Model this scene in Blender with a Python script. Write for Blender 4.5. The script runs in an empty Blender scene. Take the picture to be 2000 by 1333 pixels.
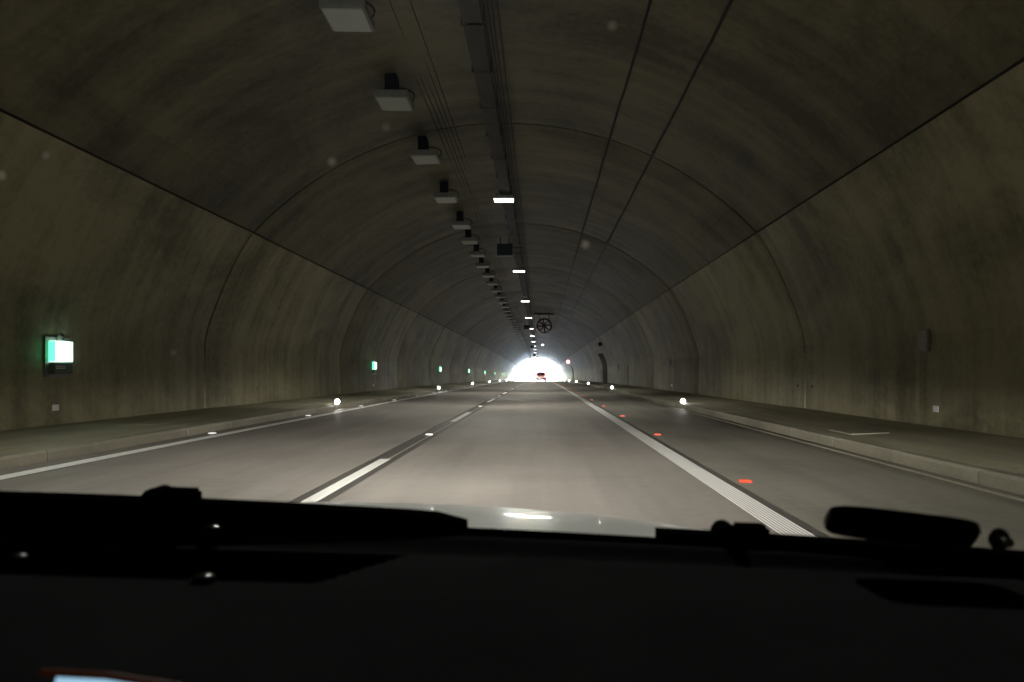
import bpy, bmesh, math, random
from mathutils import Vector, Matrix, Quaternion
random.seed(7)
C = bpy.context.scene.collection
S = bpy.context.scene

# ------------------------------------------------------------------ camera, sky, sun, exposure
CAM_H = 1.16
cd = bpy.data.cameras.new("camera")
cam = bpy.data.objects.new("camera", cd)
C.objects.link(cam)
cam.location = (0, 0, CAM_H)
cam.rotation_euler = (math.radians(90), 0, 0)
cd.sensor_width = 36.0
cd.lens = 27.0
cd.shift_x = -0.028
cd.shift_y = 0.0302
cd.clip_start = 0.05
cd.clip_end = 9000
cd.dof.use_dof = True
cd.dof.focus_distance = 40
cd.dof.aperture_fstop = 5.0
S.camera = cam

world = bpy.data.worlds.new("World")
S.world = world
world.use_nodes = True
wn = world.node_tree
wn.nodes.clear()
wo = wn.nodes.new("ShaderNodeOutputWorld")
wb = wn.nodes.new("ShaderNodeBackground")
ws = wn.nodes.new("ShaderNodeTexSky")
ws.sky_type = 'NISHITA'
ws.sun_disc = False
ws.sun_elevation = math.radians(52)
ws.sun_rotation = math.radians(70)
ws.air_density = 1.4
ws.ozone_density = 4.0
ws.dust_density = .4
wb.inputs["Strength"].default_value = 0.15
wn.links.new(ws.outputs[0], wb.inputs[0])
wn.links.new(wb.outputs[0], wo.inputs[0])

sd = bpy.data.lights.new("sun", 'SUN')
sd.energy = 2.0
sd.angle = math.radians(0.5)
sd.color = (1.0, 0.95, 0.87)
sun = bpy.data.objects.new("sun", sd)
C.objects.link(sun)
_az, _el = math.radians(70), math.radians(52)
_dir = Vector((math.sin(_az) * math.cos(_el), math.cos(_az) * math.cos(_el), math.sin(_el)))
sun.rotation_euler = _dir.to_track_quat('Z', 'Y').to_euler()
sun.location = (300, 500, 400)

S.view_settings.view_transform = 'Standard'
S.view_settings.look = 'None'
S.view_settings.gamma = 1.0
S.view_settings.use_curve_mapping = False
EXPO = 5.8
S.view_settings.exposure = EXPO
S.render.engine = 'CYCLES'
cy = S.cycles
cy.use_adaptive_sampling = False
cy.use_denoising = True
cy.light_sampling_threshold = 0.0
cy.max_bounces = 10
cy.diffuse_bounces = 6
cy.glossy_bounces = 4
cy.transparent_max_bounces = 12
cy.sample_clamp_indirect = 2.0
cy.caustics_reflective = False
cy.caustics_refractive = False

# strengths of the lamps the place has (scene units, see exposure)
K = 2.0 ** (8.0 - EXPO)
LAMP = 0.05 * K        # ceiling lamps, emission of the diffuser
DOWN = 10.8 * K         # their downward beam, watts each
LED = 0.25 * K         # kerb lights
SIGN = 0.017 * K        # escape signs
HEAD = 38.0 * K  # own headlights, watts each
HAZE = .00045        # density of the haze added in place of lens bloom
XC = -0.93         # tunnel axis
Y_END = 247.8
Y_BACK = -60.4
RING = 13.4

def zr(y):
    """road height: straight, then over the crest"""
    if y <= 0:
        return 0.0
    return -3.1e-5 * min(y, 330) ** 2 - (max(0, min(y - 330, 150)) * 2 - max(0, min(y - 330, 150)) ** 2 / 150) * 3.1e-5 * 330

def slope(y):
    return math.atan((zr(y + .5) - zr(y - .5)))

# ------------------------------------------------------------------ helpers
def tag(o, label=None, cat=None, group=None, kind=None):
    if label: o['label'] = label
    if cat: o['category'] = cat
    if group: o['group'] = group
    if kind: o['kind'] = kind
    return o

def empty(name, loc=(0, 0, 0), rot=(0, 0, 0)):
    o = bpy.data.objects.new(name, None)
    C.objects.link(o)
    o.location = loc
    o.rotation_euler = rot
    o.empty_display_size = .2
    return o

class MB:
    def __init__(self):
        self.bm = bmesh.new()
    def box(self, c, s, rot=None, bevel=0.0):
        x, y, z = s[0] / 2, s[1] / 2, s[2] / 2
        tmp = bmesh.new()
        vs = [tmp.verts.new((a * x, b * y, d * z)) for a in (-1, 1) for b in (-1, 1) for d in (-1, 1)]
        for f in ((0, 1, 3, 2), (4, 6, 7, 5), (0, 4, 5, 1), (2, 3, 7, 6), (0, 2, 6, 4), (1, 5, 7, 3)):
            tmp.faces.new([vs[i] for i in f])
        if bevel > 0:
            bmesh.ops.bevel(tmp, geom=tmp.edges[:], offset=bevel, segments=2, affect='EDGES')
        m = Matrix.Translation(c)
        if rot is not None:
            m = m @ rot.to_4x4()
        self._add(tmp, m)
        return self
    def _add(self, tmp, m):
        mp = {}
        for v in tmp.verts:
            mp[v] = self.bm.verts.new(m @ v.co)
        for f in tmp.faces:
            try:
                self.bm.faces.new([mp[v] for v in f.verts])
            except ValueError:
                pass
        tmp.free()
    def prism(self, pts, axis, a, b):
        """closed outline pts (2D) extruded along axis from a to b. axis x: pts=(y,z); y: pts=(x,z); z: pts=(x,y)"""
        def P(p, t):
            return {'x': (t, p[0], p[1]), 'y': (p[0], t, p[1]), 'z': (p[0], p[1], t)}[axis]
        A = [self.bm.verts.new(P(p, a)) for p in pts]
        B = [self.bm.verts.new(P(p, b)) for p in pts]
        n = len(pts)
        for i in range(n):
            self.bm.faces.new((A[i], A[(i + 1) % n], B[(i + 1) % n], B[i]))
        self.bm.faces.new(A)
        self.bm.faces.new(B[::-1])
        return self
    def tube(self, pts, r, n=8, caps=True):
        pts = [Vector(p) for p in pts]
        rings = []
        for i, p in enumerate(pts):
            d = (pts[min(i + 1, len(pts) - 1)] - pts[max(i - 1, 0)]).normalized()
            u = d.cross(Vector((0, 0, 1)))
            if u.length < 1e-3:
                u = d.cross(Vector((1, 0, 0)))
            u.normalize()
            w = u.cross(d)
            rr = r[i] if isinstance(r, (list, tuple)) else r
            rings.append([self.bm.verts.new(p + rr * (math.cos(2 * math.pi * k / n) * u + math.sin(2 * math.pi * k / n) * w)) for k in range(n)])
        for a, b in zip(rings, rings[1:]):
            for k in range(n):
                self.bm.faces.new((a[k], a[(k + 1) % n], b[(k + 1) % n], b[k]))
        if caps:
            self.bm.faces.new(rings[0][::-1])
            self.bm.faces.new(rings[-1])
        return self
    def lathe(self, prof, c, axis='z', n=20, closed=False):
        """prof: list of (radius, height) spun round axis through c"""
        rings = []
        for r, h in prof:
            ring = []
            for k in range(n):
                a = 2 * math.pi * k / n
                ca, sa = r * math.cos(a), r * math.sin(a)
                v = {'z': (ca, sa, h), 'y': (ca, h, sa), 'x': (h, ca, sa)}[axis]
                ring.append(self.bm.verts.new(Vector(c) + Vector(v)))
            rings.append(ring)
        pairs = list(zip(rings, rings[1:])) + ([(rings[-1], rings[0])] if closed else [])
        for a, b in pairs:
            for k in range(n):
                self.bm.faces.new((a[k], a[(k + 1) % n], b[(k + 1) % n], b[k]))
        if not closed:
            if prof[0][0] > 1e-5: self.bm.faces.new(rings[0][::-1])
            if prof[-1][0] > 1e-5: self.bm.faces.new(rings[-1])
        return self
    def grid(self, f, us, vs):
        g = [[self.bm.verts.new(f(u, v)) for v in vs] for u in us]
        for i in range(len(us) - 1):
            for j in range(len(vs) - 1):
                self.bm.faces.new((g[i][j], g[i + 1][j], g[i + 1][j + 1], g[i][j + 1]))
        return self
    def mesh(self, name, mat, smooth=False, recalc=True):
        bmesh.ops.remove_doubles(self.bm, verts=self.bm.verts[:], dist=1e-5)
        if recalc:
            bmesh.ops.recalc_face_normals(self.bm, faces=self.bm.faces[:])
        me = bpy.data.meshes.new(name)
        self.bm.to_mesh(me)
        self.bm.free()
        me.materials.append(mat)
        if smooth:
            for p in me.polygons:
                p.use_smooth = True
            try:
                me.set_sharp_from_angle(angle=math.radians(35))
            except Exception:
                pass
        return me
    def build(self, name, mat, parent=None, loc=(0, 0, 0), smooth=False, recalc=True):
        o = bpy.data.objects.new(name, self.mesh(name, mat, smooth, recalc))
        C.objects.link(o)
        o.parent = parent
        o.location = loc
        return o

def inst(name, me, parent=None, loc=(0, 0, 0), rot=(0, 0, 0)):
    o = bpy.data.objects.new(name, me)
    C.objects.link(o)
    o.parent = parent
    o.location = loc
    o.rotation_euler = rot
    return o

def copy_tree(o, parent=None):
    c = o.copy()
    C.objects.link(c)
    c.parent = parent
    for ch in o.children:
        copy_tree(ch, c)
    return c

# ------------------------------------------------------------------ materials
def pm(name, col, rough=.6, metal=0.0, spec=.5, coat=0.0, emit=None, es=0.0,
       var=0.0, vscale=(1, 1, 1), bump=0.0, bscale=30.0, per_object=0.0, col2=None, coords='pos', transl=None):
    m = bpy.data.materials.new(name)
    m.use_nodes = True
    nt = m.node_tree
    b = nt.nodes["Principled BSDF"]
    b.inputs["Base Color"].default_value = (*col, 1)
    b.inputs["Roughness"].default_value = rough
    b.inputs["Metallic"].default_value = metal
    b.inputs["Specular IOR Level"].default_value = spec
    b.inputs["Coat Weight"].default_value = coat
    if emit:
        b.inputs["Emission Color"].default_value = (*emit, 1)
        b.inputs["Emission Strength"].default_value = es
    src = None
    if var or bump:
        if coords == 'pos':
            g = nt.nodes.new("ShaderNodeNewGeometry"); src = g.outputs["Position"]
        else:
            g = nt.nodes.new("ShaderNodeTexCoord"); src = g.outputs["Object"]
    if var:
        mp = nt.nodes.new("ShaderNodeMapping")
        mp.inputs["Scale"].default_value = vscale
        nt.links.new(src, mp.inputs[0])
        n = nt.nodes.new("ShaderNodeTexNoise")
        n.inputs["Scale"].default_value = 1.0
        n.inputs["Detail"].default_value = 6
        n.inputs["Roughness"].default_value = .6
        nt.links.new(mp.outputs[0], n.inputs["Vector"])
        r = nt.nodes.new("ShaderNodeValToRGB")
        r.color_ramp.elements[0].position = .32
        r.color_ramp.elements[1].position = .68
        c2 = col2 or col
        r.color_ramp.elements[0].color = (*[max(0, x * (1 - var)) for x in c2], 1)
        r.color_ramp.elements[1].color = (*[min(1, x * (1 + var)) for x in col], 1)
        nt.links.new(n.outputs["Fac"], r.inputs[0])
        out = r.outputs[0]
        if per_object:
            oi = nt.nodes.new("ShaderNodeObjectInfo")
            mr = nt.nodes.new("ShaderNodeMapRange")
            mr.inputs[3].default_value = 1 - per_object
            mr.inputs[4].default_value = 1 + per_object
            nt.links.new(oi.outputs["Random"], mr.inputs[0])
            mx = nt.nodes.new("ShaderNodeVectorMath"); mx.operation = 'SCALE'
            nt.links.new(out, mx.inputs[0]); nt.links.new(mr.outputs[0], mx.inputs["Scale"])
            out = mx.outputs[0]
        nt.links.new(out, b.inputs["Base Color"])
    if bump:
        n2 = nt.nodes.new("ShaderNodeTexNoise")
        n2.inputs["Scale"].default_value = bscale
        n2.inputs["Detail"].default_value = 5
        nt.links.new(src, n2.inputs["Vector"])
        bp = nt.nodes.new("ShaderNodeBump")
        bp.inputs["Strength"].default_value = bump
        bp.inputs["Distance"].default_value = .02
        nt.links.new(n2.outputs["Fac"], bp.inputs["Height"])
        nt.links.new(bp.outputs[0], b.inputs["Normal"])
    return m

def concrete(name, col, dark, streak_scale, spec=.35, rough=.6, per_object=.1):
    """cast concrete: broad stains, streaks that run round the ring, fine relief"""
    m = bpy.data.materials.new(name)
    m.use_nodes = True
    nt = m.node_tree
    L = nt.links.new
    b = nt.nodes["Principled BSDF"]
    b.inputs["Roughness"].default_value = rough
    b.inputs["Specular IOR Level"].default_value = spec
    g = nt.nodes.new("ShaderNodeNewGeometry")
    def noise(scale, detail=5, rgh=.6, dist=0.0):
        mp = nt.nodes.new("ShaderNodeMapping"); mp.inputs["Scale"].default_value = scale
        L(g.outputs["Position"], mp.inputs[0])
        n = nt.nodes.new("ShaderNodeTexNoise")
        n.inputs["Scale"].default_value = 1; n.inputs["Detail"].default_value = detail
        n.inputs["Roughness"].default_value = rgh; n.inputs["Distortion"].default_value = dist
        L(mp.outputs[0], n.inputs["Vector"])
        return n.outputs["Fac"]
    a = noise((.35, .28, .5), 6, .62, .6)
    s = noise(streak_scale, 4, .6)
    f = noise((7, 7, 7), 4, .7)
    def mix(x, y, w):
        n = nt.nodes.new("ShaderNodeMix"); n.data_type = 'FLOAT'
        n.inputs[0].default_value = w
        L(x, n.inputs[2]); L(y, n.inputs[3])
        return n.outputs[0]
    v = mix(mix(a, s, .42), f, .18)
    r = nt.nodes.new("ShaderNodeValToRGB")
    e = r.color_ramp.elements
    e[0].position = .41; e[0].color = (*dark, 1)
    e[1].position = .575; e[1].color = (*col, 1)
    L(v, r.inputs[0])
    oi = nt.nodes.new("ShaderNodeObjectInfo")
    mr = nt.nodes.new("ShaderNodeMapRange")
    mr.inputs[3].default_value = 1 - per_object; mr.inputs[4].default_value = 1 + per_object
    L(oi.outputs["Random"], mr.inputs[0])
    mx = nt.nodes.new("ShaderNodeVectorMath"); mx.operation = 'SCALE'
    L(r.outputs[0], mx.inputs[0]); L(mr.outputs[0], mx.inputs["Scale"])
    L(mx.outputs[0], b.inputs["Base Color"])
    bp = nt.nodes.new("ShaderNodeBump")
    bp.inputs["Strength"].default_value = .5; bp.inputs["Distance"].default_value = .03
    L(mix(s, f, .4), bp.inputs["Height"])
    L(bp.outputs[0], b.inputs["Normal"])
    return m

M = {}
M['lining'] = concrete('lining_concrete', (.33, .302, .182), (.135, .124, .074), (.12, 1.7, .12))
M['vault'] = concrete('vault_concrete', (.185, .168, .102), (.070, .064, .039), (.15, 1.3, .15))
M['backing'] = pm('joint_backing', (.05, .047, .04), .9)
M['slab'] = concrete('road_concrete', (.27, .244, .224), (.20, .182, .166), (2.2, .10, 1), spec=.28, rough=.6, per_object=.04)
M['slab_right'] = concrete('shoulder_concrete', (.25, .232, .20), (.17, .158, .134), (2.6, .12, 1), spec=.28, rough=.6, per_object=.04)
M['gutter'] = concrete('gutter_concrete', (.20, .185, .15), (.10, .094, .075), (4, .2, 1), spec=.4, rough=.6, per_object=.08)
M['walk'] = concrete('walk_concrete', (.42, .385, .275), (.27, .248, .178), (2.5, .2, 1), spec=.3, rough=.7, per_object=.12)
M['kerb'] = concrete('kerb_concrete', (.30, .28, .215), (.19, .177, .135), (3, .4, 1), spec=.5, rough=.5, per_object=.12)
M['bed'] = pm('road_bed', (.04, .038, .035), .9)
M['paint'] = pm('road_paint', (.93, .915, .89), .5, var=.06, vscale=(6, .8, 1), bump=.2, bscale=40)
M['seal'] = pm('joint_seal', (.075, .07, .062), .55, var=.25, vscale=(8, .5, 1))
M['ghost'] = pm('thin_paint', (.5, .48, .42), .6)
M['ground'] = pm('dry_ground', (.16, .165, .165), .9, var=.3, vscale=(.05, .05, .05))
M['steel'] = pm('galvanised_steel', (.30, .30, .29), .5, metal=.6, var=.15, vscale=(3, 3, 3))
M['tray'] = pm('dull_tray_steel', (.075, .072, .062), .8, metal=.1, var=.25, vscale=(3, 1.5, 3))
M['darksteel'] = pm('dark_steel', (.045, .042, .04), .6, metal=.3, var=.2, vscale=(3, 3, 3))
M['cable'] = pm('black_cable', (.012, .012, .012), .6, var=.2, vscale=(4, 4, 4))
M['housing'] = pm('lamp_housing', (.22, .23, .215), .55, var=.12, vscale=(5, 5, 5))
M['diffuser'] = pm('unlit_diffuser', (.44, .47, .43), .35, var=.06, vscale=(4, 4, 4))
M['lit'] = pm('lit_diffuser', (.8, .8, .8), .4, emit=(1, .98, .94), es=LAMP)
M['led'] = pm('led_lens', (.8, .8, .8), .3, emit=(1, .98, .97), es=LED)
M['black'] = pm('black_paint', (.006, .006, .007), .6, spec=.12, var=.2, vscale=(9, 9, 9))
M['signlit'] = pm('sign_lit', (.6, .8, .7), .4, emit=(.62, 1.0, .80), es=SIGN)
M['signgreen'] = pm('sign_lit_green', (.3, .8, .5), .4, emit=(.10, .85, .38), es=SIGN * .55)
M['signbox'] = pm('sign_housing', (.10, .13, .11), .5, var=.1, vscale=(9, 9, 9))
M['signplate'] = pm('sign_plate', (.22, .20, .19), .5, var=.1, vscale=(9, 9, 9))
M['plategrey'] = pm('faded_sign_face', (.34, .31, .30), .5, var=.1, vscale=(9, 9, 9))
M['white'] = pm('white_reflector', (.85, .85, .82), .3, var=.03, vscale=(20, 20, 20))
M['studwhite'] = pm('stud_white_glow', (.85, .85, .82), .35, emit=(1, .97, .95), es=.0022 * K)  # emission stands in for headlight thrown back by the stud
M['studred'] = pm('stud_red_glow', (.75, .06, .03), .35, emit=(1, .13, .06), es=.0022 * K)  # red glow put into the material in place of returned headlight
M['carwhite'] = pm('white_car_paint', (.85, .86, .85), .3, spec=.25, coat=.22, var=.02, vscale=(2, 2, 2))
M['frit'] = pm('black_glass_band', (.002, .002, .0025), .9, spec=0.0, var=.2, vscale=(20, 20, 20))
M['rubber'] = pm('wiper_rubber', (.0025, .0025, .003), .9, spec=0.0, var=.2, vscale=(30, 30, 30))
M['dash'] = pm('dash_plastic', (.017, .017, .0185), .9, spec=0.0, bump=.15, bscale=500, var=.12, vscale=(8, 8, 8))
M['vent'] = pm('vent_black', (.0015, .0015, .0015), .9, spec=0.0, var=.2, vscale=(20, 20, 20))
M['chrome'] = pm('polished_trim', (.6, .6, .58), .2, metal=1.0, var=.05, vscale=(9, 9, 9))
M['screen'] = pm('display_glow', (.1, .1, .1), .3, emit=(.45, .75, 1.0), es=.0030 * K)
M['orange'] = pm('orange_trim', (.02, .004, .002), .5, spec=.05, emit=(1, .25, .08), es=.00004 * K, var=.1, vscale=(9, 9, 9))
M['redpaint'] = pm('red_car_paint', (.55, .008, .015), .3, coat=1.0, var=.03, vscale=(2, 2, 2))
M['tail'] = pm('tail_light_lit', (.6, .02, .02), .3, emit=(1, .02, .03), es=.03 * K)
M['tailcore'] = pm('tail_light_core', (.9, .3, .2), .3, emit=(1, .42, .3), es=.05 * K)
M['carglass'] = pm('dark_car_glass', (.02, .022, .025), .08, spec=.8, var=.05, vscale=(2, 2, 2))
M['plate'] = pm('number_plate_white', (.8, .8, .8), .4, var=.03, vscale=(9, 9, 9))
M['tyre'] = pm('tyre_rubber', (.015, .015, .016), .8, var=.2, vscale=(9, 9, 9))
M['redsign'] = pm('lit_red_ring', (.7, .02, .03), .4, emit=(1, .03, .06), es=.012 * K)
M['whitesign'] = pm('lit_sign_face', (.8, .8, .8), .4, emit=(1, .93, .92), es=.03 * K)
M['headlens'] = pm('headlamp_lens', (.7, .7, .7), .1, spec=.8, var=.02, vscale=(9, 9, 9))
M['dust'] = bpy.data.materials.new('dust_speck'); M['dust'].use_nodes = True
_n = M['dust'].node_tree; _n.nodes.clear()
_d = _n.nodes.new("ShaderNodeBsdfTranslucent"); _d.inputs[0].default_value = (.62, .62, .56, 1)
_o = _n.nodes.new("ShaderNodeOutputMaterial"); _n.links.new(_d.outputs[0], _o.inputs[0])
M['tint'] = bpy.data.materials.new('tinted_glass'); M['tint'].use_nodes = True
_n = M['tint'].node_tree; _p = _n.nodes["Principled BSDF"]; _p.inputs["Base Color"].default_value = (.01, .01, .011, 1); _p.inputs["Roughness"].default_value = .1
_x = _n.nodes.new("ShaderNodeMixShader"); _t = _n.nodes.new("ShaderNodeBsdfTransparent"); _t.inputs[0].default_value = (.30, .31, .32, 1)
_x.inputs[0].default_value = .25
_n.links.new(_t.outputs[0], _x.inputs[1]); _n.links.new(_p.outputs[0], _x.inputs[2]); _n.links.new(_x.outputs[0], _n.nodes["Material Output"].inputs[0])
_g = bpy.data.materials.new('clear_glass'); _g.use_nodes = True
_g.node_tree.nodes.clear()
_t = _g.node_tree.nodes.new("ShaderNodeBsdfTransparent"); _t.inputs[0].default_value = (.96, .97, .965, 1)
_o = _g.node_tree.nodes.new("ShaderNodeOutputMaterial")
_g.node_tree.links.new(_t.outputs[0], _o.inputs[0])
M['glass'] = _g

# ------------------------------------------------------------------ road
def ys(y0, y1, step=3.0):
    n = max(1, int(math.ceil((y1 - y0) / step)))
    return [y0 + (y1 - y0) * i / n for i in range(n + 1)]

def strip_solid(mb, x0, x1, y0, y1, zt, zb, step=3.0, zt1=None):
    zt1 = zt if zt1 is None else zt1
    rows = []
    for y in ys(y0, y1, step):
        h = zr(y)
        rows.append([mb.bm.verts.new(p) for p in ((x0, y, h + zt), (x1, y, h + zt1), (x1, y, h + zb), (x0, y, h + zb))])
    for a, b in zip(rows, rows[1:]):
        for k in range(4):
            mb.bm.faces.new((a[k], a[(k + 1) % 4], b[(k + 1) % 4], b[k]))
    mb.bm.faces.new(rows[0][::-1]); mb.bm.faces.new(rows[-1])

def strip_sheet(mb, x0, x1, y0, y1, z, step=3.0):
    rows = []
    for y in ys(y0, y1, step):
        h = zr(y) + z
        rows.append([mb.bm.verts.new((x0, y, h)), mb.bm.verts.new((x1, y, h))])
    for a, b in zip(rows, rows[1:]):
        mb.bm.faces.new((a[0], a[1], b[1], b[0]))

road = tag(empty('road'), 'grey concrete carriageway running to the tunnel mouth', None, None, 'structure')
for nm, x0, x1, mt in (('lane_slab', -6.42, -2.255, 'slab'), ('lane_slab', -2.235, 2.025, 'slab'),
                       ('shoulder_slab', 2.045, 4.12, 'slab_right'), ('gutter', 4.14, 4.56, 'gutter')):
    mb = MB(); strip_solid(mb, x0, x1, -58, 420, 0 if nm != 'gutter' else -.006, -.12)
    mb.build(nm, M[mt], road)
mb = MB(); strip_solid(mb, -10.2, 8.4, -59, 430, -.03, -.4); mb.build('road_bed', M['bed'], road)
# dark sealing strips beside the markings
mb = MB(); strip_sheet(mb, -2.232, -1.90, -58, 300, .003); mb.build('joint_strip', M['seal'], road)
mb = MB(); strip_sheet(mb, 1.945, 2.022, -58, 300, .003); mb.build('joint_strip', M['seal'], road)
mb = MB(); strip_sheet(mb, -2.03, -2.012, -20, 120, .006); mb.build('thin_line', M['ghost'], road)
# drain slot lip in the gutter
mb = MB(); strip_solid(mb, 4.34, 4.37, -58, 247, .012, -.02); mb.build('drain_lip', M['kerb'], road)

def ribbed(x0, x1, y0, y1, z, n, gap=.30):
    mb = MB()
    w = (x1 - x0) / n
    for i in range(n):
        strip_sheet(mb, x0 + i * w, x0 + (i + 1 - gap) * w, y0, y1, z, 3.0)
    return mb
ribbed(1.70, 1.94, -58, 60, .008, 8).build('edge_line', M['paint'], road)
mb = MB(); strip_sheet(mb, 1.70, 1.93, 60.01, 320, .008); mb.build('edge_line', M['paint'], road)
mb = MB(); strip_sheet(mb, -6.02, -5.78, -58, 320, .008); mb.build('edge_line', M['paint'], road)
y = 6.0 - 12 * 4
while y < 300:
    if y < 30:
        ribbed(-2.13, -1.985, y, y + 4.2, .008, 5, .2).build('lane_dash', M['paint'], road)
    else:
        mb = MB(); strip_sheet(mb, -2.13, -1.985, y, y + 4.2, .008); mb.build('lane_dash', M['paint'], road)
    y += 12.0

mb = MB()
rows = []
for yy in (249, 330, 480, 600, 1200, 1800, 2400):
    rows.append([mb.bm.verts.new((xx, yy, zr(yy) - .3)) for xx in (-1900, -300, -12, 12, 300, 1900)])
for a, b in zip(rows, rows[1:]):
    for k in range(5):
        mb.bm.faces.new((a[k], a[k + 1], b[k + 1], b[k]))
tag(mb.build('ground', M['ground']), 'open ground beyond the tunnel mouth', None, None, 'structure')

# ------------------------------------------------------------------ pavements with kerb stones
def sidewalk(side):
    w = tag(empty('sidewalk'), 'raised concrete walkway along the tunnel wall', None, None, 'structure')
    if side > 0:
        k0, k1, m1, m2, x3 = 4.565, 4.715, 4.725, 5.74, 7.2
    else:
        k0, k1, m1, m2, x3 = -6.425, -6.575, -6.585, -7.55, -9.05
    # kerb stones
    L = 1.98
    mb = MB()
    if side > 0:
        prof = [(0, -.12), (0, .115), (.025, .15), (.15, .155), (.15, -.12)]
    else:
        prof = [(0, -.12), (0, .115), (-.025, .15), (-.15, .155), (-.15, -.12)]
    mb.prism(prof, 'y', -L / 2, L / 2)
    km = mb.mesh('kerb_stone', M['kerb'])
    n = 0
    yy = -57.0
    while yy < 246.5:
        o = inst('kerb_stone', km, w, (k0 + random.uniform(-.006, .006), yy, zr(yy) + random.uniform(-.004, .004)), (slope(yy), 0, random.uniform(-.0015, .0015)))
        yy += 2.0
    # walkway slabs, two rows
    PL = 6.68
    def slab(xa, xb, za, zb):
        lo, hi = min(xa, xb), max(xa, xb)
        zl, zh = (za, zb) if xa < xb else (zb, za)
        m_ = MB(); m_.prism([(lo, -.15), (lo, zl), (hi, zh), (hi, -.15)], 'y', -PL / 2, PL / 2)
        return m_.mesh('walk_slab', M['walk'])
    s1 = slab(m1, m2, .150, .190)
    s2 = slab(m2 + .015 * side, x3, .188, .235)
    yy = -56.0
    while yy < 246:
        for me in (s1, s2):
            inst('walk_slab', me, w, (0, yy, zr(yy) + random.uniform(-.003, .003)), (slope(yy), 0, 0))
        yy += 6.7
    return w
walk_r = sidewalk(1)
walk_l = sidewalk(-1)
cv = MB().box((0, 0, 0), (.62, .95, .02), bevel=.006).mesh('chamber_cover', M['kerb'])
for yy in (12.7, 62.0, 110.0):
    inst('chamber_cover', cv, walk_r, (5.25, yy, zr(yy) + .181), (slope(yy), -.039, .0))

# ------------------------------------------------------------------ tunnel lining
VC, VR = -1.3, 8.95
def vault_pts(r0, r1, n):
    a0, a1 = math.asin(r0 / VR), math.asin(r1 / VR)
    return [(VR * math.sin(a0 + (a1 - a0) * i / n), VC + VR * math.cos(a0 + (a1 - a0) * i / n)) for i in range(n + 1)]
def spline(pts, n=4):
    out = []
    P = [pts[0]] + pts + [pts[-1]]
    for i in range(1, len(P) - 2):
        p0, p1, p2, p3 = P[i - 1], P[i], P[i + 1], P[i + 2]
        for k in range(n):
            t = k / n
            out.append(tuple(.5 * ((2 * p1[j]) + (-p0[j] + p2[j]) * t + (2 * p0[j] - 5 * p1[j] + 4 * p2[j] - p3[j]) * t * t + (-p0[j] + 3 * p1[j] - 3 * p2[j] + p3[j]) * t ** 3) for j in (0, 1)))
    out.append(pts[-1])
    return out
WALL_LOW = [(7.81, .05), (7.82, .9), (7.815, 1.824)]
WALL_UP = spline([(7.812, 1.83), (7.72, 2.34), (7.38, 3.25), (6.98, 4.12), (6.575, 4.79)], 4)
def wall_up_from(z):
    out = [p for p in WALL_UP if p[1] > z]
    lo = [p for p in WALL_UP if p[1] <= z][-1]
    t = (z - lo[1]) / (out[0][1] - lo[1])
    return [(lo[0] + (out[0][0] - lo[0]) * t, z)] + out
def wall_up_to(z):
    w = wall_up_from(z)
    return [p for p in WALL_UP if p[1] < z] + [w[0]]
HAUNCH = vault_pts(6.53, 5.904, 4)
VAULT = vault_pts(5.90, -5.90, 40)

def offset(pts, d):
    out = []
    for i, p in enumerate(pts):
        a, b = pts[max(i - 1, 0)], pts[min(i + 1, len(pts) - 1)]
        tx, tz = b[0] - a[0], b[1] - a[1]
        l = math.hypot(tx, tz)
        out.append((p[0] + d * tz / l, p[1] - d * tx / l))
    return out

BULGE = .06
def seg(pts, y0, y1, d0=0.0, th=.1, mat='lining', name='wall_panel', ny=1, chamfer=.008):
    """a curved panel; pts run so that +offset is outward"""
    mb = MB()
    prof_in = offset(pts, d0)
    prof_ch = offset(pts, d0 + chamfer)
    prof_out = offset(pts, d0 + th)
    sections = [(y0, prof_ch), (y0 + chamfer * .8, prof_in)]
    if ny > 1:
        for t in (.04, .10, .2, .35, .5, .65, .8, .9, .96):
            sections.append((y0 + (y1 - y0) * t, offset(pts, d0 - BULGE * (1 - (2 * t - 1) ** 4))))
    else:
        sections.append(((y0 + y1) / 2, prof_in))
    sections += [(y1 - chamfer * .8, prof_in), (y1, prof_ch)]
    rows = []
    for yv, pr in sections:
        loop = list(pr) + list(prof_out[::-1])
        rows.append([mb.bm.verts.new((p[0], yv, p[1])) for p in loop])
    n = len(rows[0])
    for a, b in zip(rows, rows[1:]):
        for k in range(n):
            mb.bm.faces.new((a[k], a[(k + 1) % n], b[(k + 1) % n], b[k]))
    h = n // 2
    for r in (rows[0], rows[-1]):
        for k in range(h - 1):
            mb.bm.faces.new((r[k], r[k + 1], r[n - 2 - k], r[n - 1 - k]))
    me = mb.mesh(name, M[mat], smooth=True)
    return me
def mirror(me):
    m2 = me.copy()
    m2.transform(Matrix.Scale(-1, 4, (1, 0, 0)))
    m2.flip_normals()
    return m2

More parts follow.
